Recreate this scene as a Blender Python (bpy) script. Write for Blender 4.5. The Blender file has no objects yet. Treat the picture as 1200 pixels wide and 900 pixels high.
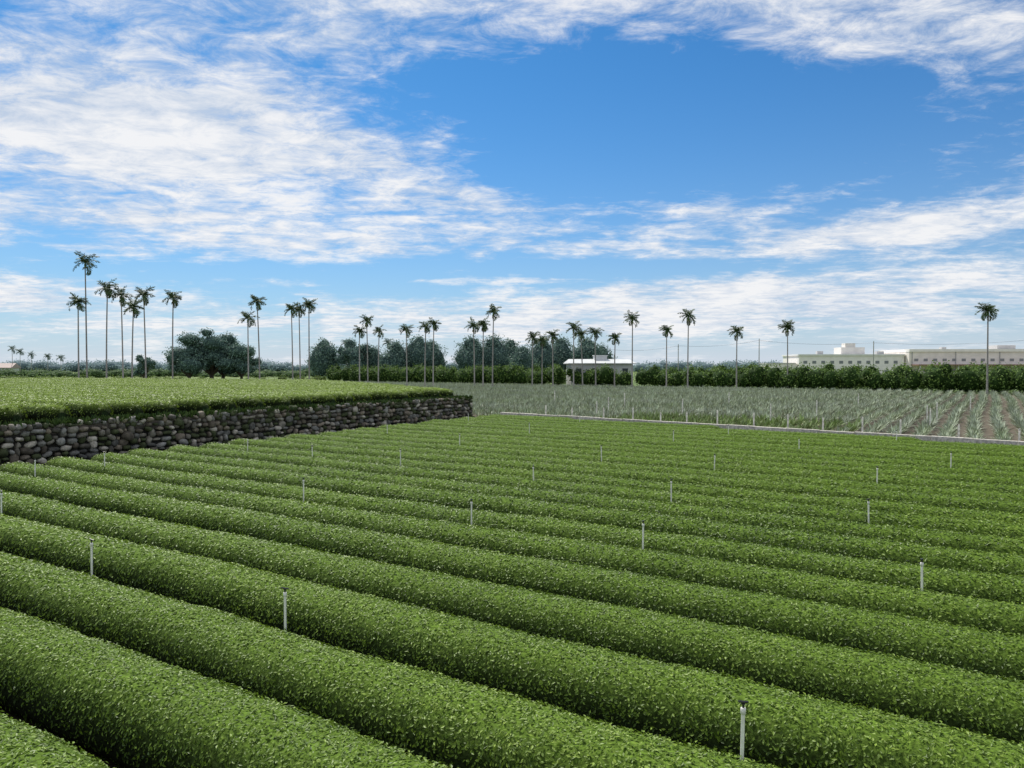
import bpy, math, random
import numpy as np
from mathutils import Vector
rng = np.random.default_rng(7)
random.seed(7)
scene = bpy.context.scene
R = math.radians

# ------------------------------------------------------------------ helpers
def nodes_of(mat):
    mat.use_nodes = True
    nt = mat.node_tree
    return nt, nt.nodes, nt.links, nt.nodes["Principled BSDF"]

def mat_attr(name, rough=0.5, trans=0.0, spec=0.5, noise=None, bump=0.4, detail=4):
    """principled material driven by the per-face colour attribute 'col'"""
    m = bpy.data.materials.new(name)
    nt, n, l, p = nodes_of(m)
    a = n.new("ShaderNodeAttribute"); a.attribute_name = "col"
    csock = a.outputs["Color"]
    if noise:
        tc = n.new("ShaderNodeTexCoord")
        nz = n.new("ShaderNodeTexNoise"); nz.inputs["Scale"].default_value = noise[0]
        nz.inputs["Detail"].default_value = detail
        l.new(tc.outputs["Object"], nz.inputs["Vector"])
        mr = n.new("ShaderNodeMapRange")
        mr.inputs[1].default_value = 0.3; mr.inputs[2].default_value = 0.7
        mr.inputs[3].default_value = noise[1]; mr.inputs[4].default_value = noise[2]
        l.new(nz.outputs["Fac"], mr.inputs[0])
        vm = n.new("ShaderNodeVectorMath"); vm.operation = 'SCALE'
        l.new(csock, vm.inputs[0]); l.new(mr.outputs[0], vm.inputs["Scale"])
        csock = vm.outputs[0]
        if bump:
            bp = n.new("ShaderNodeBump"); bp.inputs["Strength"].default_value = bump
            bp.inputs["Distance"].default_value = 0.03
            l.new(nz.outputs["Fac"], bp.inputs["Height"]); l.new(bp.outputs[0], p.inputs["Normal"])
    l.new(csock, p.inputs["Base Color"])
    p.inputs["Roughness"].default_value = rough
    p.inputs["Specular IOR Level"].default_value = spec
    if trans > 0:
        tr = n.new("ShaderNodeBsdfTranslucent")
        l.new(csock, tr.inputs["Color"])
        mx = n.new("ShaderNodeMixShader"); mx.inputs[0].default_value = trans
        l.new(p.outputs[0], mx.inputs[1]); l.new(tr.outputs[0], mx.inputs[2])
        l.new(mx.outputs[0], n["Material Output"].inputs["Surface"])
    return m

def mat_ground(name, c1, c2, scale, rough=0.95, c3=None, scale3=0.02, bump=0.5):
    m = bpy.data.materials.new(name)
    nt, n, l, p = nodes_of(m)
    tc = n.new("ShaderNodeTexCoord")
    nz = n.new("ShaderNodeTexNoise"); nz.inputs["Scale"].default_value = scale
    nz.inputs["Detail"].default_value = 8; nz.inputs["Roughness"].default_value = 0.65
    l.new(tc.outputs["Object"], nz.inputs["Vector"])
    mr = n.new("ShaderNodeMapRange"); mr.inputs[1].default_value = 0.35; mr.inputs[2].default_value = 0.65
    l.new(nz.outputs["Fac"], mr.inputs[0])
    mx = n.new("ShaderNodeMix"); mx.data_type = 'RGBA'
    mx.inputs[6].default_value = (*c1, 1); mx.inputs[7].default_value = (*c2, 1)
    l.new(mr.outputs[0], mx.inputs[0])
    out = mx.outputs[2]
    if c3:
        n2 = n.new("ShaderNodeTexNoise"); n2.inputs["Scale"].default_value = scale3; n2.inputs["Detail"].default_value = 3
        l.new(tc.outputs["Object"], n2.inputs["Vector"])
        r2 = n.new("ShaderNodeMapRange"); r2.inputs[1].default_value = 0.45; r2.inputs[2].default_value = 0.58
        l.new(n2.outputs["Fac"], r2.inputs[0])
        m2 = n.new("ShaderNodeMix"); m2.data_type = 'RGBA'; m2.inputs[7].default_value = (*c3, 1)
        l.new(r2.outputs[0], m2.inputs[0]); l.new(out, m2.inputs[6]); out = m2.outputs[2]
    l.new(out, p.inputs["Base Color"])
    p.inputs["Roughness"].default_value = rough
    p.inputs["Specular IOR Level"].default_value = 0.2
    bp = n.new("ShaderNodeBump"); bp.inputs["Strength"].default_value = bump; bp.inputs["Distance"].default_value = 0.05
    l.new(nz.outputs["Fac"], bp.inputs["Height"]); l.new(bp.outputs[0], p.inputs["Normal"])
    return m

def build(name, parts, mats, smooth=()):
    """parts: list of (verts Nx3, faces Mx4 (or Mx3), cols Nx3, material index)"""
    V = []; Q = []; T = []; C = []; MQ = []; MT = []; off = 0
    for v, f, c, mi in parts:
        v = np.asarray(v, float); f = np.asarray(f, np.int64)
        c = np.asarray(c, float)
        if c.ndim == 1: c = np.tile(c, (len(v), 1))
        V.append(v); C.append(c)
        if f.shape[1] == 4: Q.append(f + off); MQ.append(np.full(len(f), mi))
        else: T.append(f + off); MT.append(np.full(len(f), mi))
        off += len(v)
    V = np.concatenate(V); C = np.concatenate(C)
    q = np.concatenate(Q) if Q else np.zeros((0, 4), int)
    t = np.concatenate(T) if T else np.zeros((0, 3), int)
    mi = np.concatenate((MQ if Q else []) + (MT if T else []))
    me = bpy.data.meshes.new(name)
    me.vertices.add(len(V)); me.vertices.foreach_set("co", V.astype(np.float32).ravel())
    loops = np.concatenate([q.ravel(), t.ravel()])
    me.loops.add(len(loops)); me.loops.foreach_set("vertex_index", loops.astype(np.int32))
    npoly = len(q) + len(t)
    me.polygons.add(npoly)
    st = np.concatenate([np.arange(len(q)) * 4, len(q) * 4 + np.arange(len(t)) * 3]).astype(np.int32)
    me.polygons.foreach_set("loop_start", st)
    me.polygons.foreach_set("material_index", mi.astype(np.int32))
    me.update(calc_edges=True)
    at = me.attributes.new("col", 'FLOAT_COLOR', 'POINT')
    at.data.foreach_set("color", np.concatenate([C, np.ones((len(C), 1))], 1).astype(np.float32).ravel())
    sm = np.ones(npoly, bool) if smooth is True else np.isin(mi, list(smooth))
    me.polygons.foreach_set("use_smooth", sm)
    for m in mats: me.materials.append(m)
    ob = bpy.data.objects.new(name, me)
    scene.collection.objects.link(ob)
    return ob

def nrm(a): return a / np.maximum(np.linalg.norm(a, axis=-1, keepdims=True), 1e-9)

def leaves(P, Nn, L, aspect, lift, jitter, col, mi, fold=0.15):
    k = len(P)
    r = rng.normal(size=(k, 3))
    t = nrm(r - (r * Nn).sum(1, keepdims=True) * Nn)
    d = nrm(t + Nn * (lift * rng.random((k, 1))))
    nn = nrm(Nn + jitter * rng.normal(size=(k, 3)))
    w = nrm(np.cross(d, nn)); up = np.cross(w, d)
    L = np.broadcast_to(np.asarray(L, float).reshape(-1, 1), (k, 1))
    W = L * aspect
    V = np.stack([P, P + d * L * .5 + w * W * .5 + up * W * fold, P + d * L, P + d * L * .5 - w * W * .5 + up * W * fold], 1).reshape(-1, 3)
    F = np.arange(k * 4).reshape(-1, 4)
    C = np.repeat(col, 4, 0)
    return (V, F, C, mi)

def tube(path, radii, seg, col, mi, cap=True):
    path = np.asarray(path, float); n = len(path)
    tan = nrm(np.gradient(path, axis=0))
    ref = np.array([0, 1, 0.]) if abs(tan[0][1]) < .9 else np.array([1., 0, 0])
    V = []
    for i in range(n):
        a = nrm(np.cross(tan[i], ref)); b = np.cross(tan[i], a)
        th = np.arange(seg) / seg * 2 * np.pi
        V.append(path[i] + radii[i] * (np.cos(th)[:, None] * a + np.sin(th)[:, None] * b))
    V = np.concatenate(V)
    F = [[i * seg + j, i * seg + (j + 1) % seg, (i + 1) * seg + (j + 1) % seg, (i + 1) * seg + j] for i in range(n - 1) for j in range(seg)]
    parts = [(V, np.array(F), np.asarray(col, float), mi)]
    if cap:
        c = path[-1]; VV = np.concatenate([V[-seg:], [c]])
        parts.append((VV, np.array([[j, (j + 1) % seg, seg] for j in range(seg)]), np.asarray(col, float), mi))
    return parts

def boxp(x0, x1, y0, y1, z0, z1, col, mi):
    V = np.array([[x, y, z] for z in (z0, z1) for y in (y0, y1) for x in (x0, x1)], float)
    F = np.array([[0, 2, 3, 1], [4, 5, 7, 6], [0, 1, 5, 4], [2, 6, 7, 3], [0, 4, 6, 2], [1, 3, 7, 5]])
    return (V, F, np.asarray(col, float), mi)

# frame of the plantation: u runs along tea rows, v across them
DU = np.array([-0.8434, 0.5373]); DV = np.array([0.5373, 0.8434])
def uv(u, v, z=0.0):
    u = np.asarray(u, float); v = np.asarray(v, float)
    return np.stack([u * DU[0] + v * DV[0], u * DU[1] + v * DV[1], np.broadcast_to(z, np.broadcast(u, v).shape) * 1.0], -1)
def to_uv(x, y): return x * DU[0] + y * DU[1], x * DV[0] + y * DV[1]
WU = 34.2          # wall line
WV = 47.6          # wall end
TER_Z = 2.1
def bound_v(u): return 50.4 - .16 * (32.2 - u)
def ter_vmax(u): return np.where(u < 71, 47.5 + .54 * (u - 34.2), 67.4 - .34 * (u - 71))

def wob(x, y, s):
    return (np.sin(x * 1.7 * s + 1.3) * np.cos(y * 2.3 * s + .4) + .6 * np.sin(x * 4.1 * s + y * 3.3 * s) + .4 * np.sin(x * 8.7 * s - y * 7.1 * s + 2)) / 2

# ------------------------------------------------------------------ materials
M_leaf = mat_attr("tea_leaf", rough=0.5, trans=0.22, spec=0.28)
M_body = mat_attr("tea_bush_interior", rough=0.9, spec=0.08, noise=(22, .45, 1.5), bump=.7, detail=3)
M_tree = mat_attr("tree_foliage", rough=0.6, trans=0.15, spec=0.2)
M_core = mat_attr("tree_interior", rough=0.9, spec=0.1, noise=(2, .5, 1.4), bump=0)
M_bark = mat_attr("bark", rough=0.85, spec=0.2, noise=(5, .7, 1.25), bump=0)
M_blade = mat_attr("pineapple_leaf", rough=0.55, trans=0.0, spec=0.35)
M_stone = mat_attr("field_stone", rough=0.85, spec=0.3, noise=(7, .6, 1.35))
M_plain = mat_attr("painted_surface", rough=0.6, spec=0.3, noise=(.6, .9, 1.07), bump=0)
M_pvc = mat_attr("pvc_pipe", rough=0.4, spec=0.5, noise=(12, .85, 1.05), bump=0)
M_glass = mat_attr("window_glass", rough=0.3, spec=0.4)

# ------------------------------------------------------------------ ground sheets
def sheet(name, pts, z, mat):
    me = bpy.data.meshes.new(name)
    me.from_pydata([(p[0], p[1], z) for p in pts], [], [list(range(len(pts)))])
    me.materials.append(mat)
    ob = bpy.data.objects.new(name, me); scene.collection.objects.link(ob)
    if me.polygons[0].normal.z < 0: me.flip_normals()
    return ob
sheet("ground", [(-4000, -500), (4000, -500), (4000, 6000), (-4000, 6000)], 0,
      mat_ground("grass_ground", (.085, .14, .04), (.14, .19, .06), .25, c3=(.16, .21, .06), scale3=.012))
def uvl(L): return [tuple(uv(a, b)[:2]) for a, b in L]
sheet("tea_field_soil", uvl([(-70, -12), (-70, bound_v(-70)), (34.3, bound_v(34.3)), (34.3, -12)]), .004,
      mat_ground("dark_soil", (.02, .016, .01), (.05, .035, .022), 3))
sheet("pineapple_field_soil", uvl([(-90, bound_v(-90)), (35, bound_v(35)), (73, 72), (130, 53), (170, 40), (170, 141), (-90, 141)]), .004,
      mat_ground("brown_soil", (.09, .075, .05), (.16, .13, .095), 1.5))
sheet("dirt_path", uvl([(-90, bound_v(-90) + .3), (33, bound_v(33) + .3), (33, bound_v(33) + 2.0), (-90, bound_v(-90) + 2.0)]), .008,
      mat_ground("path_dirt", (.2, .165, .12), (.3, .26, .2), 2))

def terrace():
    import bmesh
    poly = [(WU + .25, -30), (WU + .25, WV + .1), (55, 60.5), (71, 69.5), (119, 54.5), (170, 37), (170, -30)]
    n = len(poly)
    top = [tuple(uv(a, b, TER_Z)) for a, b in poly]
    bot = [tuple(uv(a, b, -.05)) for a, b in poly]
    me = bpy.data.meshes.new("terrace_ground")
    me.from_pydata(top + bot, [], [list(range(n))] + [[i, (i + 1) % n, n + (i + 1) % n, n + i] for i in range(n)])
    bm = bmesh.new(); bm.from_mesh(me); bmesh.ops.recalc_face_normals(bm, faces=bm.faces)
    for f in bm.faces:
        if abs(f.normal.z) > .9 and f.normal.z < 0: bmesh.ops.reverse_faces(bm, faces=bm.faces); break
    bm.to_mesh(me); bm.free()
    me.materials.append(mat_ground("terrace_earth", (.035, .03, .016), (.07, .07, .03), 1.5))
    ob = bpy.data.objects.new("terrace_ground", me); scene.collection.objects.link(ob)
terrace()

# ------------------------------------------------------------------ tea rows
th = np.linspace(0, np.pi, 21)
pt = -.665 * np.sign(np.cos(th)) * np.abs(np.cos(th)) ** (2 / 2.4)
pz = .22 + .65 * np.abs(np.sin(th)) ** (2 / 2.4)
PT = np.concatenate([[-.48, -.59], pt, [.59, .48]]); PZ = np.concatenate([[.02, .10], pz, [.10, .02]])
PN_t = np.gradient(PZ) * -1; PN_z = np.gradient(PT)
ln = np.hypot(PN_t, PN_z); PN_t /= ln; PN_z /= ln
arc = np.concatenate([[0], np.cumsum(np.hypot(np.diff(PT), np.diff(PZ)))]); ARC = arc[-1]

def disp(u, v):
    return .024 * wob(u * .8, v, 1.0) + .014 * wob(u + 5, v * 3, 3.1)

def sway(u, vc):
    return .05 * np.sin(u * .21 + vc * 1.3) + .035 * np.sin(u * .53 + vc * 3) + .025 * np.sin(u * 1.3 + vc)

def tea_row(name, vc, u0, u1, z0, pal, hs=1.0, ws=1.0, lmin=.050, k=0.0042, lmax=.085):
    nu = max(2, int((u1 - u0) / .35))
    us = np.linspace(u0, u1, nu)
    endf = np.clip(np.minimum(us - u0, u1 - us) / .6, 0, 1) ** .5
    endf = .25 + .75 * endf
    U, I = np.meshgrid(us, np.arange(len(PT)), indexing='ij')
    Tt = PT[I] * (endf[:, None]) * ws; Z = PZ[I] * (.4 + .6 * endf[:, None]) * hs
    dd = disp(U, vc + Tt * 1.5) - .012
    T2 = Tt + PN_t[I] * dd; Z2 = Z + PN_z[I] * dd
    V = uv(U, vc + T2 + sway(us, vc)[:, None], 0); V[..., 2] = z0 + Z2
    m = len(PT)
    idx = np.arange(nu * m).reshape(nu, m)
    F = np.stack([idx[:-1, :-1], idx[:-1, 1:], idx[1:, 1:], idx[1:, :-1]], -1).reshape(-1, 4)[:, ::-1]
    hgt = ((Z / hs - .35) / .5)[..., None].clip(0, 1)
    bc = np.array([.012, .018, .006]) + (np.array(pal[0]) * .3 + np.array(pal[1]) * .58) * hgt ** 1.7  # body colour darkens down the flanks: furrow shade put into the colour
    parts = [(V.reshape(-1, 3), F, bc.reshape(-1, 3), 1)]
    for e in (0, nu - 1):
        c = V[e].mean(0)
        VV = np.concatenate([V[e], [c]])
        parts.append((VV, np.array([[i, i + 1, m] for i in range(m - 1)]), np.array([.02, .035, .012]), 1))
    seg = 2.0; a = u0
    PP = []; NN = []; LL = []; HH = []
    while a < u1:
        b = min(a + seg, u1)
        c = uv((a + b) / 2, vc)
        d = math.hypot(c[0], c[1])
        L = max(lmin, k * d); cvr = 1.0
        if L > lmax: cvr = max(.38, 1.0 * (lmax / L) ** 1.2); L = lmax
        if abs(c[0]) > .72 * c[1] + 2.5 or c[1] < 2: L = max(L * 2.2, .15); cvr = .9
        cnt = int((b - a) * ARC * cvr / (L * L * .46))
        s = rng.random(cnt) * ARC
        t = np.interp(s, arc, PT); z = np.interp(s, arc, PZ)
        keep = rng.random(cnt) < np.clip((z - .1) / .4, .1, 1)
        s = s[keep]; t = t[keep]; z = z[keep]
        nt_ = np.interp(s, arc, PN_t); nz_ = np.interp(s, arc, PN_z)
        u = a + rng.random(len(s)) * (b - a)
        ef = .25 + .75 * np.clip(np.minimum(u - u0, u1 - u) / .6, 0, 1) ** .5
        t = t * ef * ws; z = z * (.4 + .6 * ef) * hs
        lift = rng.random(len(s)) ** 1.5 * .036
        dd = disp(u, vc + t * 1.5) + lift - .012
        dd += (rng.random(len(s)) < .015) * rng.random(len(s)) * .045
        P = uv(u, vc + t + nt_ * dd + sway(u, vc)); P[:, 2] = z0 + z + nz_ * dd
        n3 = uv(np.zeros(len(s)), nt_); n3[:, 2] = nz_
        PP.append(P); NN.append(nrm(n3)); LL.append(np.full(len(s), L) * rng.uniform(.65, 1.3, len(s))); HH.append(.27 + lift / .05 + np.clip(z / hs - .70, -.5, .05) * 2.1)  # low flank leaves pushed to the old tone, painting in furrow shade
        a = b
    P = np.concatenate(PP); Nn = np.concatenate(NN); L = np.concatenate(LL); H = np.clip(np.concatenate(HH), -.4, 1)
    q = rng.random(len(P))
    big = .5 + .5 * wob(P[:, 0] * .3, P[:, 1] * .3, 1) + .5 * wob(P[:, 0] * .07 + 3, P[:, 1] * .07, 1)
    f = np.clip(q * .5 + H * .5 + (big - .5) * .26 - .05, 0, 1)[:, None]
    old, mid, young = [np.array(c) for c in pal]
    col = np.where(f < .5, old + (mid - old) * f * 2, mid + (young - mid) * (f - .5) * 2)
    col = col * rng.uniform(.8, 1.2, (len(P), 1))
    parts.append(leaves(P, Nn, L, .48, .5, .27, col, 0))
    return build(name, parts, [M_leaf, M_body], smooth=[1])

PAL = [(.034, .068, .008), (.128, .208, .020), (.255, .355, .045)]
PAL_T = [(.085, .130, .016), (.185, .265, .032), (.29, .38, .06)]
kk = -2
while True:
    vc = 5.22 + 1.785 * kk
    u_edge = 32.2 - (50.4 - (vc + 1.2)) / .16
    u0 = max(-30 - vc * .35, u_edge, -60); u1 = 32.9 + rng.uniform(-.5, .3)
    if vc > 49 or u0 > u1 - 3: break
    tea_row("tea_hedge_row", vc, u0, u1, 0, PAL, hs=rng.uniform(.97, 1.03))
    kk += 1
v = -6.0
while v < 67:
    a = WU + .6 + rng.uniform(-.1, .2) if v < WV - .9 else WU + (v + 1.2 - 47.5) / .54
    b = min(71 + (67.4 - v) / .34, 135)
    bb = b
    while bb > a and abs(uv(bb, v)[0]) > .74 * uv(bb, v)[1] + 12: bb -= 2
    if bb - a > 4:
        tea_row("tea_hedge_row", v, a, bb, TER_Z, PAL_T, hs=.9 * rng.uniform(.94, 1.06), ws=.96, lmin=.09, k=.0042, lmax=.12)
    v += 1.8

# ------------------------------------------------------------------ stone wall
def ico():
    import bmesh
    bm = bmesh.new(); bmesh.ops.create_icosphere(bm, subdivisions=2, radius=1)
    V = np.array([v.co[:] for v in bm.verts]); F = np.array([[x.index for x in f.verts] for f in bm.faces]); bm.free()
    return V, F
IV, IF = ico()
def wall():
    parts = []
    P = uv(np.array([WU, WU, WU + .3, WU + .3]), np.array([-14, WV, WV, -14]))
    b = np.concatenate([P + [0, 0, -.02], P + [0, 0, TER_Z - .08]])
    parts.append((b, np.array([[0, 1, 5, 4], [1, 2, 6, 5], [2, 3, 7, 6], [3, 0, 4, 7], [4, 5, 6, 7]]), np.array([.02, .018, .014]), 0))
    def stone(uc, vc, zc, w, hh, dp, a, along_v=True):
        S = np.sign(IV) * np.abs(IV) ** .8
        S = S * (1 + .14 * rng.normal(size=(1, 3))) + .12 * np.sin(IV @ rng.normal(size=(3, 3)) * 3 + rng.random(3) * 6)
        x = S[:, 0] * w * .47; zz = S[:, 2] * hh * .46; y = S[:, 1] * dp
        x, zz = x * math.cos(a) - zz * math.sin(a), x * math.sin(a) + zz * math.cos(a)
        VV = uv(uc + y, vc + x) if along_v else uv(uc + x, vc + y)
        VV[:, 2] = zc + zz
        g = rng.uniform(.08, .28); tint = rng.choice(3)
        c = g * np.array([(1, .89, .72), (1, .82, .62), (1, .95, .85)][tint])
        if rng.random() < .12: c = np.array([.46, .41, .34])
        if rng.random() < .25: c = np.array([.06, .07, .03])
        parts.append((VV, IF, c, 0))
    z = 0.0
    while z < TER_Z - .08:
        h = rng.uniform(.2, .30)
        v = -14.0 + rng.uniform(0, .3)
        while v < WV:
            w = rng.uniform(.2, .55)
            if rng.random() < .18: hh = h * rng.uniform(1.3, 1.7); w *= 1.1
            else: hh = h * rng.uniform(.7, 1.25)
            stone(WU - .10 + z * .03 + rng.normal() * .045, v + w / 2, z + h / 2 + rng.normal() * .03, w, hh, .2, rng.normal() * .22)
            v += w * 1.0
        u = WU
        while u < WU + 12:
            w = rng.uniform(.24, .6)
            stone(u + w / 2, 47.75 + .54 * (u + w / 2 - WU), z + h / 2, w, h * rng.uniform(.85, 1.3), .25, rng.normal() * .1, False)
            u += w
        z += h * .95
    build("stone_wall", parts, [M_stone], smooth=[0])
wall()

def tufts(name, base, n_each, size, pal, mat=M_tree, wd=.09):
    base = np.asarray(base); k = len(base)
    P = np.repeat(base, n_each, 0) + rng.normal(size=(k * n_each, 3)) * [.12, .12, .02]
    Nn = nrm(np.array([0, 0, 1.]) + rng.normal(size=P.shape) * .9)
    d = nrm(np.array([0, 0, 1.]) + rng.normal(size=P.shape) * .5); d[:, 2] = np.abs(d[:, 2])
    L = size * rng.uniform(.5, 1.3, (len(P), 1)); w = nrm(np.cross(d, Nn)) * L * wd
    V = np.stack([P, P + d * L * .5 + w, P + d * L, P + d * L * .5 - w], 1).reshape(-1, 3)
    c = np.array(pal[0]) + (np.array(pal[1]) - np.array(pal[0])) * rng.random((len(P), 1))
    return build(name, [(V, np.arange(len(V)).reshape(-1, 4), np.repeat(c, 4, 0), 0)], [mat])
vv = rng.uniform(-12, WV, 900)
tufts("wall_foot_weeds", uv(WU - .45 + rng.normal(size=900) * .15, vv, .0), 10, .3, [(.05, .09, .02), (.16, .2, .06)])
vv = rng.uniform(-12, WV, 900)
tufts("wall_top_grass", uv(WU + .12 + rng.normal(size=900) * .1, vv, TER_Z - .06), 12, .30, [(.02, .045, .01), (.07, .11, .025)], wd=.16)
uu = rng.uniform(-60, 33, 1500)
tufts("path_edge_grass", uv(uu, bound_v(uu) + rng.choice([.55, 2.1], 1500) + rng.normal(size=1500) * .25, 0), 12, .3, [(.07, .11, .03), (.2, .22, .08)])

# ------------------------------------------------------------------ concrete channel edge + posts
def kerb():
    parts = []
    us = np.linspace(-80, 33.4, 60)
    jit = rng.normal(size=60) * .02
    for i in range(59):
        a = uv(us[i], bound_v(us[i]) + jit[i]); b = uv(us[i + 1] - .03, bound_v(us[i + 1]) + jit[i + 1])
        o = np.array([*(DV * .3), 0])
        q = np.array([a, b, b + o, a + o]); top = q + [0, 0, .86 + rng.normal() * .012]
        parts.append((np.concatenate([q, top]), np.array([[0, 1, 5, 4], [1, 2, 6, 5], [2, 3, 7, 6], [3, 0, 4, 7], [4, 5, 6, 7]]), np.array([.62, .57, .49]) * rng.uniform(.8, 1.1), 0))
    build("irrigation_channel_wall", parts, [M_stone])
kerb()

def post(x, y, h):
    parts = []
    for (r, z0, z1) in ((.055, -.05, h - .05), (.035, h - .05, h)):
        parts += tube([(x, y, z0), (x + .002, y, z1)], [r, r * .95], 6, [.78, .74, .65], 0)
    build("fence_post", parts, [M_stone])
u = 30.0
while u > -50:
    p = uv(u, bound_v(u) + 2.4 + rng.normal() * .15)
    post(p[0], p[1], rng.uniform(1.3, 1.65))
    u -= rng.uniform(2.0, 3.2)
for (x, y) in [(7, 62), (15, 66), (20, 58), (26, 64), (31, 56), (34, 60), (12, 80), (24, 83), (36, 78), (44, 72), (5, 88), (29, 52), (42, 60), (9, 70)]:
    post(x, y, 1.7)

# ------------------------------------------------------------------ sprinklers in the tea
def sprinkler(x, y, base, top):
    parts = []
    tilt = rng.normal(size=2) * .012
    W = np.array([.86, .83, .74]); D = np.array([.03, .03, .03])
    p = lambda z: (x + tilt[0] * z, y + tilt[1] * z, z)
    parts += tube([p(base), p(top - .10)], [.019, .019], 10, W, 0)
    parts += tube([p(top - .13), p(top - .125), p(top - .07), p(top - .065)], [.02, .027, .027, .02], 10, W * .9, 0)
    parts += tube([p(top - .065), p(top - .03)], [.012, .012], 8, D, 0)
    c = p(top - .03)
    parts += tube([c, (c[0], c[1], c[2] + .012)], [.02, .02], 8, D, 0)
    a = rng.random() * 6.28; dx, dy = math.cos(a), math.sin(a)
    parts += tube([(c[0] - dx * .055, c[1] - dy * .055, c[2] + .012), (c[0], c[1], c[2] + .02), (c[0] + dx * .06, c[1] + dy * .06, c[2] + .04)], [.011, .015, .009], 6, D, 0)
    build("irrigation_sprinkler", parts, [M_pvc], smooth=True)
for (x, y) in [(-3.35, 11.0), (2.25, 7.3), (2.76, 15.8), (7.0, 12.7), (-7.95, 14.1), (-1.0, 18.4), (8.8, 18.4), (-6.1, 21.9), (4.6, 21.6),
               (.73, 24.7), (11.9, 24.4), (7.5, 27.8), (16.7, 28.5), (-4.4, 29.5), (-8.2, 30.8), (3.7, 30.8), (13, 33.9), (-16.9, 26.5),
               (-13.4, 19.6), (-2.5, 36), (8.2, 38), (19.5, 38.0), (-12, 34), (1, 43), (12, 41.5), (-7, 42), (24, 33), (-15.5, 28.5), (4.5, 50), (-3, 52)]:
    sprinkler(x, y, .3, 1.36)

# ------------------------------------------------------------------ pineapple rows
def pineapples():
    P = []
    for u in np.arange(-60, 165, 1.45):
        v0 = bound_v(u) + 3.2 if u < 34 else float(ter_vmax(u)) + 5
        vs = np.arange(v0, 140.5, .5); vs = vs + rng.normal(size=len(vs)) * .07
        uu = u + rng.normal(size=len(vs)) * .08 + .15 * np.sin(vs * .1)
        q = uv(uu, vs)
        k = (np.abs(q[:, 0]) < .74 * q[:, 1] + 6) & (q[:, 0] > -.27 * q[:, 1]) & (rng.random(len(q)) > .03)
        P.append(q[k])
    P = np.concatenate(P); n = len(P); nb = 16
    sz = rng.uniform(.8, 1.2, n)
    a = rng.random((n, nb)) * 2 * np.pi
    el = rng.uniform(.3, 1.35, (n, nb))
    d = np.stack([np.cos(a) * np.cos(el), np.sin(a) * np.cos(el), np.sin(el)], -1)
    L = (.74 * sz)[:, None, None] * rng.uniform(.7, 1.15, (n, nb, 1))
    base = P[:, None, :] + d * .05
    w = nrm(np.cross(d, [0, 0, 1.])) * L * .062
    mid = base + d * L * .5 + np.array([0, 0, .04]); tip = base + d * L; tip[..., 2] -= .10 * (1 - np.sin(el)) * L[..., 0]
    V = np.stack([base, mid + w, tip, mid - w], 2).reshape(-1, 3)
    uP, vP = to_uv(P[:, 0], P[:, 1])
    patch = ((uP > 8) & (uP < 26) & (vP < 62)) * .7
    f = np.clip(.5 + .5 * wob(P[:, 0] * .12, P[:, 1] * .12, 1), 0, 1) * .5
    silver = np.array([.41, .45, .34]); green = np.array([.23, .31, .10])
    c = silver + (green - silver) * np.clip(f + patch, 0, 1)[:, None]
    c = c * rng.uniform(.75, 1.2, (n, 1))
    c = np.repeat(c, nb, 0) * rng.uniform(.65, 1.3, (n * nb, 1))
    build("pineapple_plant_rows", [(V, np.arange(len(V)).reshape(-1, 4), np.repeat(c, 4, 0), 0)], [M_blade])
pineapples()

# ------------------------------------------------------------------ trees
def crown(lobes, leaf, dens, pal, core=.78):
    parts = []
    for (cx, cy, cz, rx, ry, rz) in lobes:
        c = np.array([cx, cy, cz]); r = np.array([rx, ry, rz])
        s = 1 + .16 * np.sin(IV @ rng.normal(size=(3,)) * 4 + rng.random() * 6)[:, None]
        parts.append((c + IV * r * core * s, IF, np.array(pal[0]) * .5, 1))  # dark core added inside each lobe to block light through the crown
        area = 4 * np.pi * ((rx * ry) ** 1.6 + (rx * rz) ** 1.6 + (ry * rz) ** 1.6) ** (1 / 1.6) / 3 ** (1 / 1.6)
        k = int(area * dens / (leaf * leaf))
        d = nrm(rng.normal(size=(k, 3)))
        ph = rng.random(3) * 6
        bump = .13 * np.sin(d[:, 0] * 7 + ph[0]) * np.sin(d[:, 1] * 7 + ph[1]) + .1 * np.sin(d[:, 2] * 9 + d[:, 0] * 5 + ph[2])
        rad = .8 + bump + .3 * rng.random(k) ** 1.5
        P = c + d * r * rad[:, None]
        keep = P[:, 2] > .15; P = P[keep]; d = d[keep]; bump = bump[keep]
        lobe_t = rng.uniform(-.18, .18)
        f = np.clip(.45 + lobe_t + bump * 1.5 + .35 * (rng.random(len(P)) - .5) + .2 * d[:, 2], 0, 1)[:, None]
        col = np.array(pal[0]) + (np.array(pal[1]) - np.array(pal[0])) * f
        Nn = nrm(d + .5 * rng.normal(size=d.shape))
        parts.append(leaves(P, Nn, leaf * rng.uniform(.6, 1.3, len(P)), .6, .6, .5, col, 0))
    return parts

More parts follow.
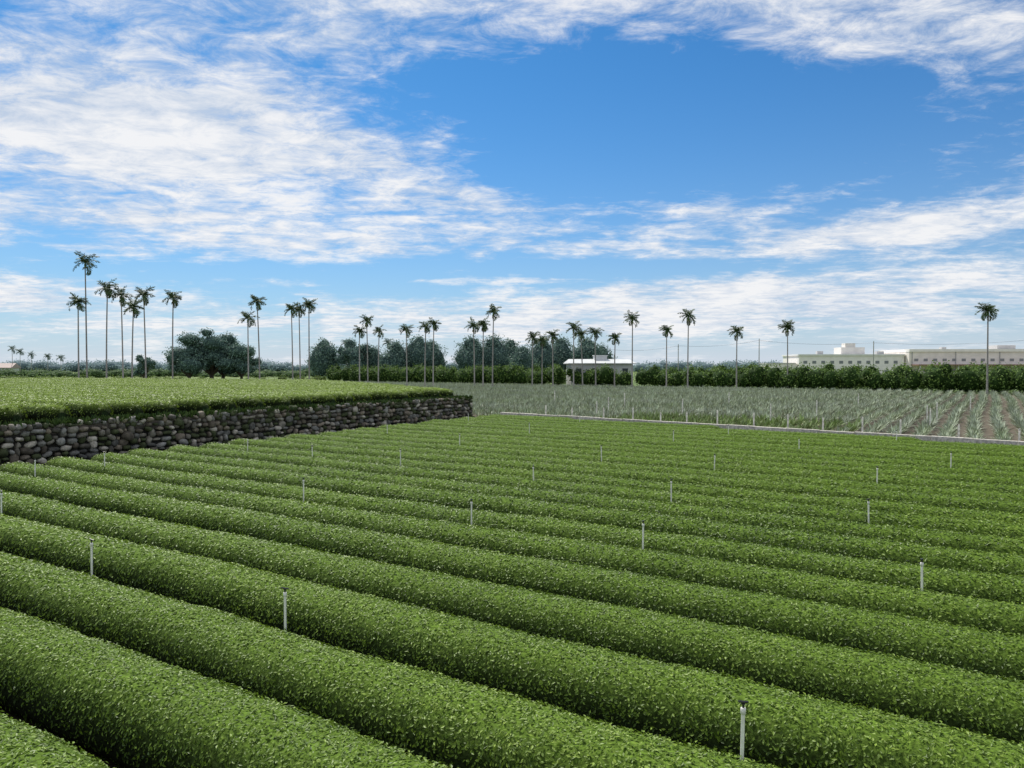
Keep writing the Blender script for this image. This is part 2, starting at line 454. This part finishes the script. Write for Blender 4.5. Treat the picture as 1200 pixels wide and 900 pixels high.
def broadleaf(name, x, y, w, h, z0=0, leaf=.5, pal=((.03, .06, .025), (.08, .14, .05)), nl=9, trunk=.18, dome=False):
    parts = []
    th_ = h * trunk
    r0 = .035 * h
    parts += tube([(x, y, z0 - .1), (x + .05 * h * rng.normal() * .3, y, z0 + th_), (x, y, z0 + h * .55)], [r0 * 1.3, r0, r0 * .5], 8, [.10, .08, .06], 2)
    lobes = []
    if dome:
        lobes.append((x, y, z0 + h * .48, w * .46, w * .46, h * .48))
        lobes.append((x, y, z0 + h * .8, w * .24, w * .24, h * .2))
    else:
        nl = int(nl * 1.7)
        lobes.append((x, y, z0 + h * .55, w * .24, w * .24, h * .24))
    for i in range(nl):
        a = i * 2.4 + rng.random() * .6; rr = w * rng.uniform(.15, .40)
        zz = z0 + h * rng.uniform(.32, .88) * (1.05 - .35 * (rr / w / .4) ** 2)
        s = rng.uniform(.09, .18)
        if dome: rr = w * rng.uniform(.15, .3); zz = z0 + h * rng.uniform(.3, .66); s = rng.uniform(.16, .25)
        lx, ly = x + math.cos(a) * rr, y + math.sin(a) * rr
        lobes.append((lx, ly, zz, w * s, w * s, h * s * (1.0 if dome else .85)))
        parts += tube([(x, y, z0 + th_ * rng.uniform(.7, 1.2)), ((x + lx) / 2, (y + ly) / 2, (z0 + th_ + zz) / 2 + .1 * h * .3), (lx, ly, zz)], [r0 * .6, r0 * .4, r0 * .15], 5, [.10, .08, .06], 2)
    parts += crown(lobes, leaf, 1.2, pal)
    build(name, parts, [M_tree, M_core, M_bark], smooth=[1, 2])

HZ = ((.11, .18, .16), (.19, .28, .21))      # far crowns: distance haze put into the leaf colour as paler blue-green
for (t, d, w, h, dm) in [(-.40, 230, 24, 17, 0), (-.385, 236, 16, 14.5, 0), (-.43, 226, 12, 12.5, 0), (-.36, 232, 12, 11.5, 0), (-.25, 225, 10, 12.5, 1), (-.208, 222, 12, 13.6, 0), (-.185, 226, 8, 10.5, 1),
                         (-.155, 215, 9, 11.8, 1), (-.125, 218, 10, 13.4, 1), (-.108, 222, 10, 12, 1), (-.055, 210, 10.5, 12.8, 1), (-.025, 212, 11.5, 13.2, 1),
                         (-.003, 216, 10, 12.4, 1), (.04, 210, 11, 12.2, 1), (.065, 214, 10, 12.6, 1), (.10, 206, 10.5, 12.2, 1), (-.49, 240, 7, 8.5, 0), (.015, 200, 8, 10.2, 1), (.12, 212, 8, 10.5, 1)]:
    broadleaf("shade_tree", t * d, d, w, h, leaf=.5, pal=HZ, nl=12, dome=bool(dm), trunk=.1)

def orchard():
    lob = []
    for u in np.arange(-80, 150, 2.6):
        for j, v in enumerate((144, 150, 157)):
            uu = u + rng.normal() * .6; vv = v + rng.normal() * .9
            q = uv(uu, vv)
            if abs(q[0]) > .76 * q[1] + 6: continue
            if q[0] < -.24 * q[1]: continue
            if j > 0 and 8 < q[0] < 30 and 157 < q[1] < 176: continue
            h = rng.uniform(3.2, 4.9) * (1 if q[0] > 40 or j == 0 else .95); w = rng.uniform(1.7, 2.4)
            lob.append((q[0], q[1], h * .5, w, w, h * .52))
            if rng.random() < .5: lob.append((q[0] + rng.normal() * .8, q[1] + rng.normal() * .5, h * .8, w * .45, w * .45, h * .28))
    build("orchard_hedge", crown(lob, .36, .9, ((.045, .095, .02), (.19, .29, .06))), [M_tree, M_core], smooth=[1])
orchard()

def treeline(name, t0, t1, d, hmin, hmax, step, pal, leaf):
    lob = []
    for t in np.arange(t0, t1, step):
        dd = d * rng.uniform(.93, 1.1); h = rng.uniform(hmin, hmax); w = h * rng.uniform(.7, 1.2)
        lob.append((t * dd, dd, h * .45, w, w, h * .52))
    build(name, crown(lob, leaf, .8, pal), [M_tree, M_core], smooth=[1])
treeline("far_treeline", -.95, .95, 520, 5, 9, .010, ((.26, .36, .38), (.36, .45, .44)), 1.1)  # pale blue-green palette carries painted distance haze
treeline("field_hedge", -.95, -.2, 290, 1.6, 3.4, .006, ((.12, .19, .08), (.21, .29, .11)), .6)
treeline("field_shrubs", -.75, -.24, 190, 1.0, 2.2, .012, ((.10, .16, .03), (.22, .30, .06)), .4)

# ------------------------------------------------------------------ areca palms
def palm(x, y, z0, h, cr, far=0.0):
    parts = []
    lean = rng.normal(size=2) * .014 * h
    n = 9; s = np.linspace(0, 1, n)
    path = np.stack([x + lean[0] * s ** 2, y + lean[1] * s ** 2, z0 + h * s], 1)
    rad = .14 - .05 * s; rad[0] = .2
    gz = .27 + .12 * rng.random()
    parts += tube(path, rad, 8, [gz, gz * .95, gz * .86], 2)
    top = path[-1]
    parts += tube([top, top + [0, 0, .3], top + [0, 0, .9]], [.11, .16, .07], 8, [.12, .2, .06], 2)
    c0 = top + np.array([0, 0, .75])
    nf = rng.integers(13, 18)
    V = []; C = []
    for i in range(nf):
        az = i * 2.4 + rng.random() * .6
        e0 = [1.3, 1.05, .75, .45, .1, -.25][i % 6] + rng.normal() * .14
        Lf = cr * rng.uniform(.8, 1.15)
        m = 9; pts = [c0.copy()]; e = e0
        for k in range(m):
            pts.append(pts[-1] + np.array([math.cos(az) * math.cos(e), math.sin(az) * math.cos(e), math.sin(e)]) * Lf / m)
            e -= (1.3 + .6 * rng.random()) / m * (1.15 - .3 * e0)
        pts = np.array(pts); tan = nrm(np.gradient(pts, axis=0))
        side = np.array([-math.sin(az), math.cos(az), 0])
        parts += tube(pts, np.linspace(.035, .012, m + 1), 3, [.10, .15, .05], 0, cap=False)
        g = rng.uniform(.7, 1.2)
        for k in range(1, m * 2 + 1):
            f = k / (m * 2); ii = min(int(f * m), m - 1); fr = f * m - ii
            b = pts[ii] * (1 - fr) + pts[ii + 1] * fr; t = tan[ii]
            ll = cr * .30 * math.sin(math.pi * min(1, .2 + .75 * f)) ** .7 + .08
            upv = np.cross(side, t) * -1
            for sd in (-1, 1):
                d = nrm(side * sd * .9 + t * .6 + np.array([0, 0, -.15 - .35 * rng.random()]) + upv * .35 * rng.normal())
                w = nrm(np.cross(d, np.cross(t, d))) * .07
                V += [b - w * .5, b + d * ll * .5 + w, b + d * ll, b + d * ll * .5 - w]
                C += [np.array([.062, .10, .035]) * g * rng.uniform(.7, 1.5)] * 4
    if rng.random() < .8:
        for q in range(3):
            a = rng.random() * 6.28
            parts += tube([top + [0, 0, .05], top + [math.cos(a) * .25, math.sin(a) * .25, -.05], top + [math.cos(a) * .4, math.sin(a) * .4, -.45]], [.04, .08, .03], 4, [.2, .2, .07], 0)
    V = np.array(V); C = np.array(C) * (1 - far) + np.array([.2, .26, .26]) * far  # far palms get pale blue haze mixed into the frond colour
    parts.append((V, np.arange(len(V)).reshape(-1, 4), C, 0))
    build("areca_palm", parts, [M_tree, M_core, M_bark], smooth=[2])

def in_ter(x, y):
    a, b = to_uv(x, y); return WU + .3 < a < 168 and b < float(ter_vmax(a)) + 1.5
PALMS = [(-.577, 120, .085, 1.9), (-.566, 122, .137, 2.2), (-.540, 124, .103, 2.1), (-.518, 126, .094, 2.0), (-.506, 122, .078, 2.0), (-.4875, 126, .095, 2.1), (-.452, 128, .091, 2.0),
         (-.351, 132, .063, 1.9), (-.336, 134, .085, 2.0), (-.292, 145, .075, 1.9), (-.282, 148, .074, 1.8), (-.270, 144, .081, 1.9),
         (-.203, 150, .046, 1.7), (-.192, 152, .060, 1.8), (-.178, 156, .046, 1.7), (-.140, 150, .048, 1.8), (-.116, 152, .052, 1.8), (-.105, 150, .055, 1.8),
         (-.050, 148, .053, 1.8), (-.0386, 150, .055, 1.8), (-.026, 146, .072, 1.9), (.027, 150, .038, 1.7), (.040, 156, .034, 1.7), (.0545, 148, .040, 1.8), (.082, 146, .050, 1.9), (.094, 150, .041, 1.8),
         (.1115, 146, .044, 1.8), (.1365, 146, .037, 1.7), (.160, 142, .063, 1.9), (.2057, 146, .047, 1.8), (.234, 138, .066, 2.0), (.299, 138, .046, 1.8), (.367, 137, .051, 1.9), (.633, 111, .074, 1.9)]
for (t, d, e, cr) in PALMS:
    x, y = t * d, d
    z0 = TER_Z if in_ter(x, y) else 0
    palm(x, y, z0, 4.65 + e * d - z0 - .9, cr)
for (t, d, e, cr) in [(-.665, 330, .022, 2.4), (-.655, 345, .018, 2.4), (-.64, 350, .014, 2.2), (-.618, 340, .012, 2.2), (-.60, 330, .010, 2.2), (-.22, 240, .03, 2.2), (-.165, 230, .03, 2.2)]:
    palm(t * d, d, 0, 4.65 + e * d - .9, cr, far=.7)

# ------------------------------------------------------------------ buildings
def empty(name, loc, rot=0):
    e = bpy.data.objects.new(name, None); e.location = loc; e.rotation_euler[2] = rot
    scene.collection.objects.link(e); return e
def child(parent, name, parts, mat):
    o = build(name, parts, [mat]); o.parent = parent; return o

WH = np.array([.87, .82, .76]); GR = np.array([.50, .49, .48])
f = empty("factory_building", (98, 262, 0), R(-6))
child(f, "west_wing_walls", [boxp(2, 37, 0, 22, 0, 8.0, WH, 0)], M_plain)
child(f, "east_wing_walls", [boxp(37.4, 110, -3, 24, 0, 9.2, WH * np.array([.97, .94, .92]), 0)], M_plain)
child(f, "parapets", [boxp(1.6, 37.2, -.4, 22.4, 8.0, 8.5, GR * 1.6, 0), boxp(37.25, 110.4, -3.4, 24.4, 9.2, 10.1, WH, 0)], M_plain)
child(f, "annex", [boxp(-8, 1.9, 2, 14, 0, 5.2, WH * .9, 0), boxp(-8.3, 1.5, 1.7, 14.3, 5.2, 5.5, GR, 0)], M_plain)
child(f, "rooftop_rooms", [boxp(18, 26, 6, 14, 8.5, 11.0, WH * .85, 0), boxp(20, 23.5, 8, 12, 11.0, 12.5, WH * .9, 0), boxp(70, 76, 6, 12, 10.1, 11.6, GR, 0), boxp(9, 11, 3, 5, 8.5, 9.6, GR, 0), boxp(29, 31.4, 3, 5, 8.5, 9.5, GR, 0),
                           boxp(50, 51.5, 2, 4, 10.1, 10.9, GR, 0), boxp(84, 86, 2, 4, 10.1, 11.2, GR, 0)], M_plain)
win = []
for i in range(11):
    for zz in (2.0, 5.2): win.append(boxp(3.5 + i * 3.0, 4.8 + i * 3.0, -.05, .1, zz, zz + 1.0, [.2, .21, .22], 0))
for i in range(22):
    for zz in (2.4, 6.0): win.append(boxp(39 + i * 3.05, 40.3 + i * 3.05, -3.05, -2.9, zz, zz + .9, [.25, .25, .25], 0))
child(f, "windows", win, M_glass)
child(f, "canopy", [boxp(38, 109, -9, -3.05, 4.6, 4.95, [.28, .16, .12], 0)] + [boxp(38.5 + i * 6, 38.8 + i * 6, -8.8, -8.5, 0, 4.6, GR, 0) for i in range(12)], M_plain)
child(f, "drainpipes", [boxp(38.2 + i * 14, 38.4 + i * 14, -3.2, -3.01, 0, 9.2, GR * .8, 0) for i in range(5)], M_plain)

def gable(name, x, y, w, dpt, hw, hr, roofc, wallc, rot=0, hip=0.0):
    e = empty(name, (x, y, 0), rot)
    child(e, "walls", [boxp(-w / 2, w / 2, -dpt / 2, dpt / 2, 0, hw - .16, wallc, 0)], M_plain)
    o = .6; a, b = w / 2 + o, dpt / 2 + o
    V = np.array([[-a, -b, hw + .02], [a, -b, hw + .02], [a, b, hw + .02], [-a, b, hw + .02], [-a + hip, 0, hr], [a - hip, 0, hr],
                  [-a, -b, hw - .15], [a, -b, hw - .15], [a, b, hw - .15], [-a, b, hw - .15]])
    F4 = np.array([[0, 1, 5, 4], [2, 3, 4, 5], [6, 7, 1, 0], [7, 8, 2, 1], [8, 9, 3, 2], [9, 6, 0, 3], [9, 8, 7, 6]])
    F3 = np.array([[1, 2, 5], [3, 0, 4]])
    o_ = build("roof", [(V, F4, np.array(roofc), 0), (V, F3, np.array(roofc), 0)], [M_plain]); o_.parent = e
    wn = []
    k = max(2, int(w / 3))
    for i in range(k):
        xx = -w / 2 + (i + .5) * w / k
        wn.append(boxp(xx - .6, xx + .6, -dpt / 2 - .04, -dpt / 2 + .05, hw * .42, hw * .78, [.04, .05, .06], 0))
    child(e, "windows", wn, M_glass)
    child(e, "door", [boxp(w / 2 - 1.6, w / 2 - .7, -dpt / 2 - .06, -dpt / 2 + .05, 0, 2.0, [.2, .2, .2], 0)], M_plain)
    return e
s = gable("farm_shed", 19.2, 166, 13.5, 8, 5.1, 6.0, (.62, .62, .60), (.55, .54, .52), R(3), hip=.6)
child(s, "roof_vent", [boxp(-1.2, 1.6, -1.2, .6, 5.6, 6.7, [.6, .6, .6], 0), boxp(-1.35, 1.75, -1.35, .75, 6.7, 6.85, [.7, .7, .7], 0)], M_plain)
gable("farmhouse", -225, 330, 12, 8, 3.6, 5.6, (.4, .3, .26), (.6, .6, .58), R(10))
gable("farmhouse", -150, 380, 14, 8, 4.0, 6.2, (.35, .36, .38), (.65, .65, .62), R(-14))

def upole(x, y, h, rot):
    e = empty("utility_pole", (x, y, 0), rot)
    child(e, "pole", tube([(0, 0, -.2), (0, 0, h)], [.17, .1], 8, [.35, .34, .32], 0), M_stone)
    child(e, "crossarm", [boxp(-1.1, 1.1, -.06, .06, h - .9, h - .76, [.3, .3, .3], 0), boxp(-.8, .8, -.061, .061, h - 1.7, h - 1.58, [.3, .3, .3], 0)], M_stone)
    ins = []
    for xx in (-1, -.4, .4, 1): ins += tube([(xx, 0, h - .76), (xx, 0, h - .55)], [.05, .04], 6, [.6, .6, .6], 0)
    child(e, "insulators", ins, M_pvc)
UP = [(30, 230, 10), (50, 226, 11), (73, 222, 12.5), (102, 212, 11.5), (140, 203, 12)]
for (x, y, h) in UP: upole(x, y, h, R(70))
wires = []
for i in range(len(UP) - 1):
    for o in (-.9, .9):
        a = np.array(UP[i], float); b = np.array(UP[i + 1], float); a[2] -= .5; b[2] -= .5; a[1] += o; b[1] += o
        s_ = np.linspace(0, 1, 9)[:, None]; p = a + (b - a) * s_; p[:, 2] -= (4 * s_ * (1 - s_))[:, 0] * .8
        wires += tube(p, [.018] * 9, 3, [.05, .05, .05], 0, cap=False)
build("power_lines", wires, [M_plain])

# ------------------------------------------------------------------ sun + world
SUN_EL = 48; SUN_AZ = -26   # degrees from +Y towards +X (negative = left)
sd = Vector((math.sin(R(SUN_AZ)) * math.cos(R(SUN_EL)), math.cos(R(SUN_AZ)) * math.cos(R(SUN_EL)), math.sin(R(SUN_EL))))
sl = bpy.data.lights.new("sun", 'SUN'); sl.energy = 4.9; sl.angle = R(.6); sl.color = (1, .96, .88)
so = bpy.data.objects.new("sun", sl); scene.collection.objects.link(so)
so.rotation_euler = (-sd).to_track_quat('-Z', 'Y').to_euler()

w = bpy.data.worlds.new("World"); scene.world = w; w.use_nodes = True
nt = w.node_tree; N = nt.nodes; L = nt.links
bg = N["Background"]; bg.inputs["Strength"].default_value = 0.1
sky = N.new("ShaderNodeTexSky"); sky.sky_type = 'NISHITA'; sky.sun_disc = False
sky.sun_elevation = R(SUN_EL); sky.sun_rotation = R(SUN_AZ); sky.air_density = 1.0; sky.dust_density = .3; sky.ozone_density = 2.0
def S(n, i, val):
    if isinstance(val, (int, float)): n.inputs[i].default_value = val
    else: L.new(val, n.inputs[i])
def m(op, a, b=0.0, c=0.0, clamp=False):
    n = N.new("ShaderNodeMath"); n.operation = op; n.use_clamp = clamp
    S(n, 0, a); S(n, 1, b); S(n, 2, c); return n.outputs[0]
tc = N.new("ShaderNodeTexCoord")
sep = N.new("ShaderNodeSeparateXYZ"); L.new(tc.outputs["Generated"], sep.inputs[0])
X, Y, Z = sep.outputs
az = m('MULTIPLY', m('ARCTAN2', X, Y), 57.2958)
el = m('MULTIPLY', m('ARCSINE', Z), 57.2958)
zz = m('ADD', m('MAXIMUM', Z, 0.0), .09)
comb = N.new("ShaderNodeCombineXYZ"); L.new(m('DIVIDE', X, zz), comb.inputs[0]); L.new(m('DIVIDE', Y, zz), comb.inputs[1])
comb2 = N.new("ShaderNodeCombineXYZ"); L.new(m('MULTIPLY', az, .11), comb2.inputs[0]); L.new(m('MULTIPLY', el, .36), comb2.inputs[1])
def noise(scale, detail, rough, sc=(1, 1, 1), rot=0, loc=(0, 0, 0), dist=0.0, vec=None):
    mp = N.new("ShaderNodeMapping"); mp.inputs["Scale"].default_value = sc; mp.inputs["Rotation"].default_value = (0, 0, R(rot)); mp.inputs["Location"].default_value = loc
    L.new(vec or comb.outputs[0], mp.inputs["Vector"])
    nz = N.new("ShaderNodeTexNoise"); nz.noise_dimensions = '2D'; nz.inputs["Scale"].default_value = scale; nz.inputs["Detail"].default_value = detail
    nz.inputs["Roughness"].default_value = rough; nz.inputs["Distortion"].default_value = dist
    L.new(mp.outputs[0], nz.inputs["Vector"]); return nz.outputs["Fac"]
def blob(b0, e0, sb, se, rot, wgt):
    c_, s_ = math.cos(R(rot)), math.sin(R(rot))
    da = m('SUBTRACT', az, b0); de = m('SUBTRACT', el, e0)
    p = m('ADD', m('MULTIPLY', da, c_ / sb), m('MULTIPLY', de, s_ / sb))
    q = m('ADD', m('MULTIPLY', da, -s_ / se), m('MULTIPLY', de, c_ / se))
    r2 = m('ADD', m('MULTIPLY', p, p), m('MULTIPLY', q, q))
    return m('MULTIPLY', m('EXPONENT', m('MULTIPLY', r2, -1.0)), wgt)
def total(bl):
    t = None
    for b in bl:
        x = blob(*b); t = x if t is None else m('ADD', t, x)
    return t
cov = total([(-28, 16, 14, 6.0, 0, .85), (-14, 24, 13, 5, 0, .56), (-9, 14.0, 9, 2.8, -14, .46), (-1, 12.2, 6, 1.2, -8, .28), (16, 26, 24, 2.8, -3, .45), (30, 20.5, 14, 2.8, -6, .45),
             (-16, 9.3, 28, 1.7, 0, .42), (15, 11.2, 4.5, 1.0, -4, .52), (23, 12.2, 6, .9, 10, .22), (29, 9.4, 9, 1.8, 4, .58), (18, 8.9, 10, 1.2, 0, .30), (20, 4.8, 22, 2.0, 0, .68), (-34, 4.6, 8, 1.3, 0, .5), (-5, 3.0, 32, 1.7, 0, .45),
             (11, 17.5, 12, 4.4, -8, -.60), (-14, 6.8, 16, .9, 0, -.40), (10, 7.2, 11, .7, 0, -.35)])
# unseen cloud cover behind and overhead, added to whiten the ambient light
back = N.new("ShaderNodeMapRange"); S(back, 0, m('ABSOLUTE', az)); S(back, 1, 48.0); S(back, 2, 85.0); S(back, 3, 0.0); S(back, 4, .45)
high = N.new("ShaderNodeMapRange"); S(high, 0, el); S(high, 1, 32.0); S(high, 2, 50.0); S(high, 3, 0.0); S(high, 4, .4)
cov = m('ADD', cov, m('ADD', back.outputs[0], high.outputs[0]))
n1 = noise(.9, 7, .62, sc=(1, 1, 1), rot=25, loc=(2, .5, 0), dist=.35)
n2 = noise(5.5, 6, .7, sc=(1, 1.3, 1), rot=-20, loc=(3, 1, 0), dist=.3)
n3 = noise(1.1, 7, .68, sc=(.5, 2.0, 1), rot=-35, loc=(1, 7, 0), dist=.6)
n4 = noise(1.7, 7, .6, loc=(4.3, 1.7, 0), dist=.25, vec=comb2.outputs[0])   # puffy low cumulus
low = N.new("ShaderNodeMapRange"); low.interpolation_type = 'SMOOTHSTEP'; S(low, 0, el); S(low, 1, 8.0); S(low, 2, 14.0); S(low, 3, 1.0); S(low, 4, .1)
hi_w = m('SUBTRACT', 1.3, m('MULTIPLY', low.outputs[0], .5))
dens = m('ADD', m('MULTIPLY', m('SUBTRACT', n1, .5), hi_w), m('ADD', m('MULTIPLY', m('SUBTRACT', n2, .5), m('MULTIPLY', hi_w, .85)), m('MULTIPLY', m('SUBTRACT', n3, .5), .85)))
dens = m('ADD', cov, m('ADD', dens, m('MULTIPLY', m('MULTIPLY', m('SUBTRACT', n4, .5), low.outputs[0]), 1.4)))
mr = N.new("ShaderNodeMapRange"); mr.interpolation_type = 'SMOOTHSTEP'; S(mr, 0, dens); S(mr, 1, .0); S(mr, 2, .74); S(mr, 3, 0.0); S(mr, 4, .96)
mask = mr.outputs[0]
def rgbmix(f, a, b, typ='MIX'):
    n = N.new("ShaderNodeMix"); n.data_type = 'RGBA'; n.blend_type = typ; S(n, 0, f)
    for i, c in ((6, a), (7, b)):
        if isinstance(c, tuple): n.inputs[i].default_value = (*c, 1)
        else: L.new(c, n.inputs[i])
    return n.outputs[2]
base = rgbmix(1.0, sky.outputs[0], (.21, .67, 1.03), 'MULTIPLY')
hz = m('EXPONENT', m('MULTIPLY', m('MAXIMUM', el, 0.0), -1 / 6.3))
base = rgbmix(m('MULTIPLY', hz, .97), base, (6.5, 7.0, 7.9))
shade = N.new("ShaderNodeMapRange"); S(shade, 0, m('ADD', m('MULTIPLY', n2, .45), m('ADD', m('MULTIPLY', n1, .35), m('MULTIPLY', n4, .3)))); S(shade, 1, .44); S(shade, 2, .64)
lit = rgbmix(shade.outputs[0], (5.5, 6.4, 7.8), (9.2, 9.2, 9.3))
L.new(rgbmix(mask, base, lit), bg.inputs["Color"])

# ------------------------------------------------------------------ camera
cam = bpy.data.cameras.new("camera"); cam.sensor_width = 36; cam.lens = 26.4; cam.clip_end = 9000; cam.clip_start = .1
co = bpy.data.objects.new("camera", cam); scene.collection.objects.link(co)
co.location = (0, 0, 4.65); co.rotation_euler = (R(90 - 1.43), 0, 0)
scene.camera = co
scene.view_settings.view_transform = 'Standard'; scene.view_settings.look = 'None'; scene.view_settings.exposure = 0
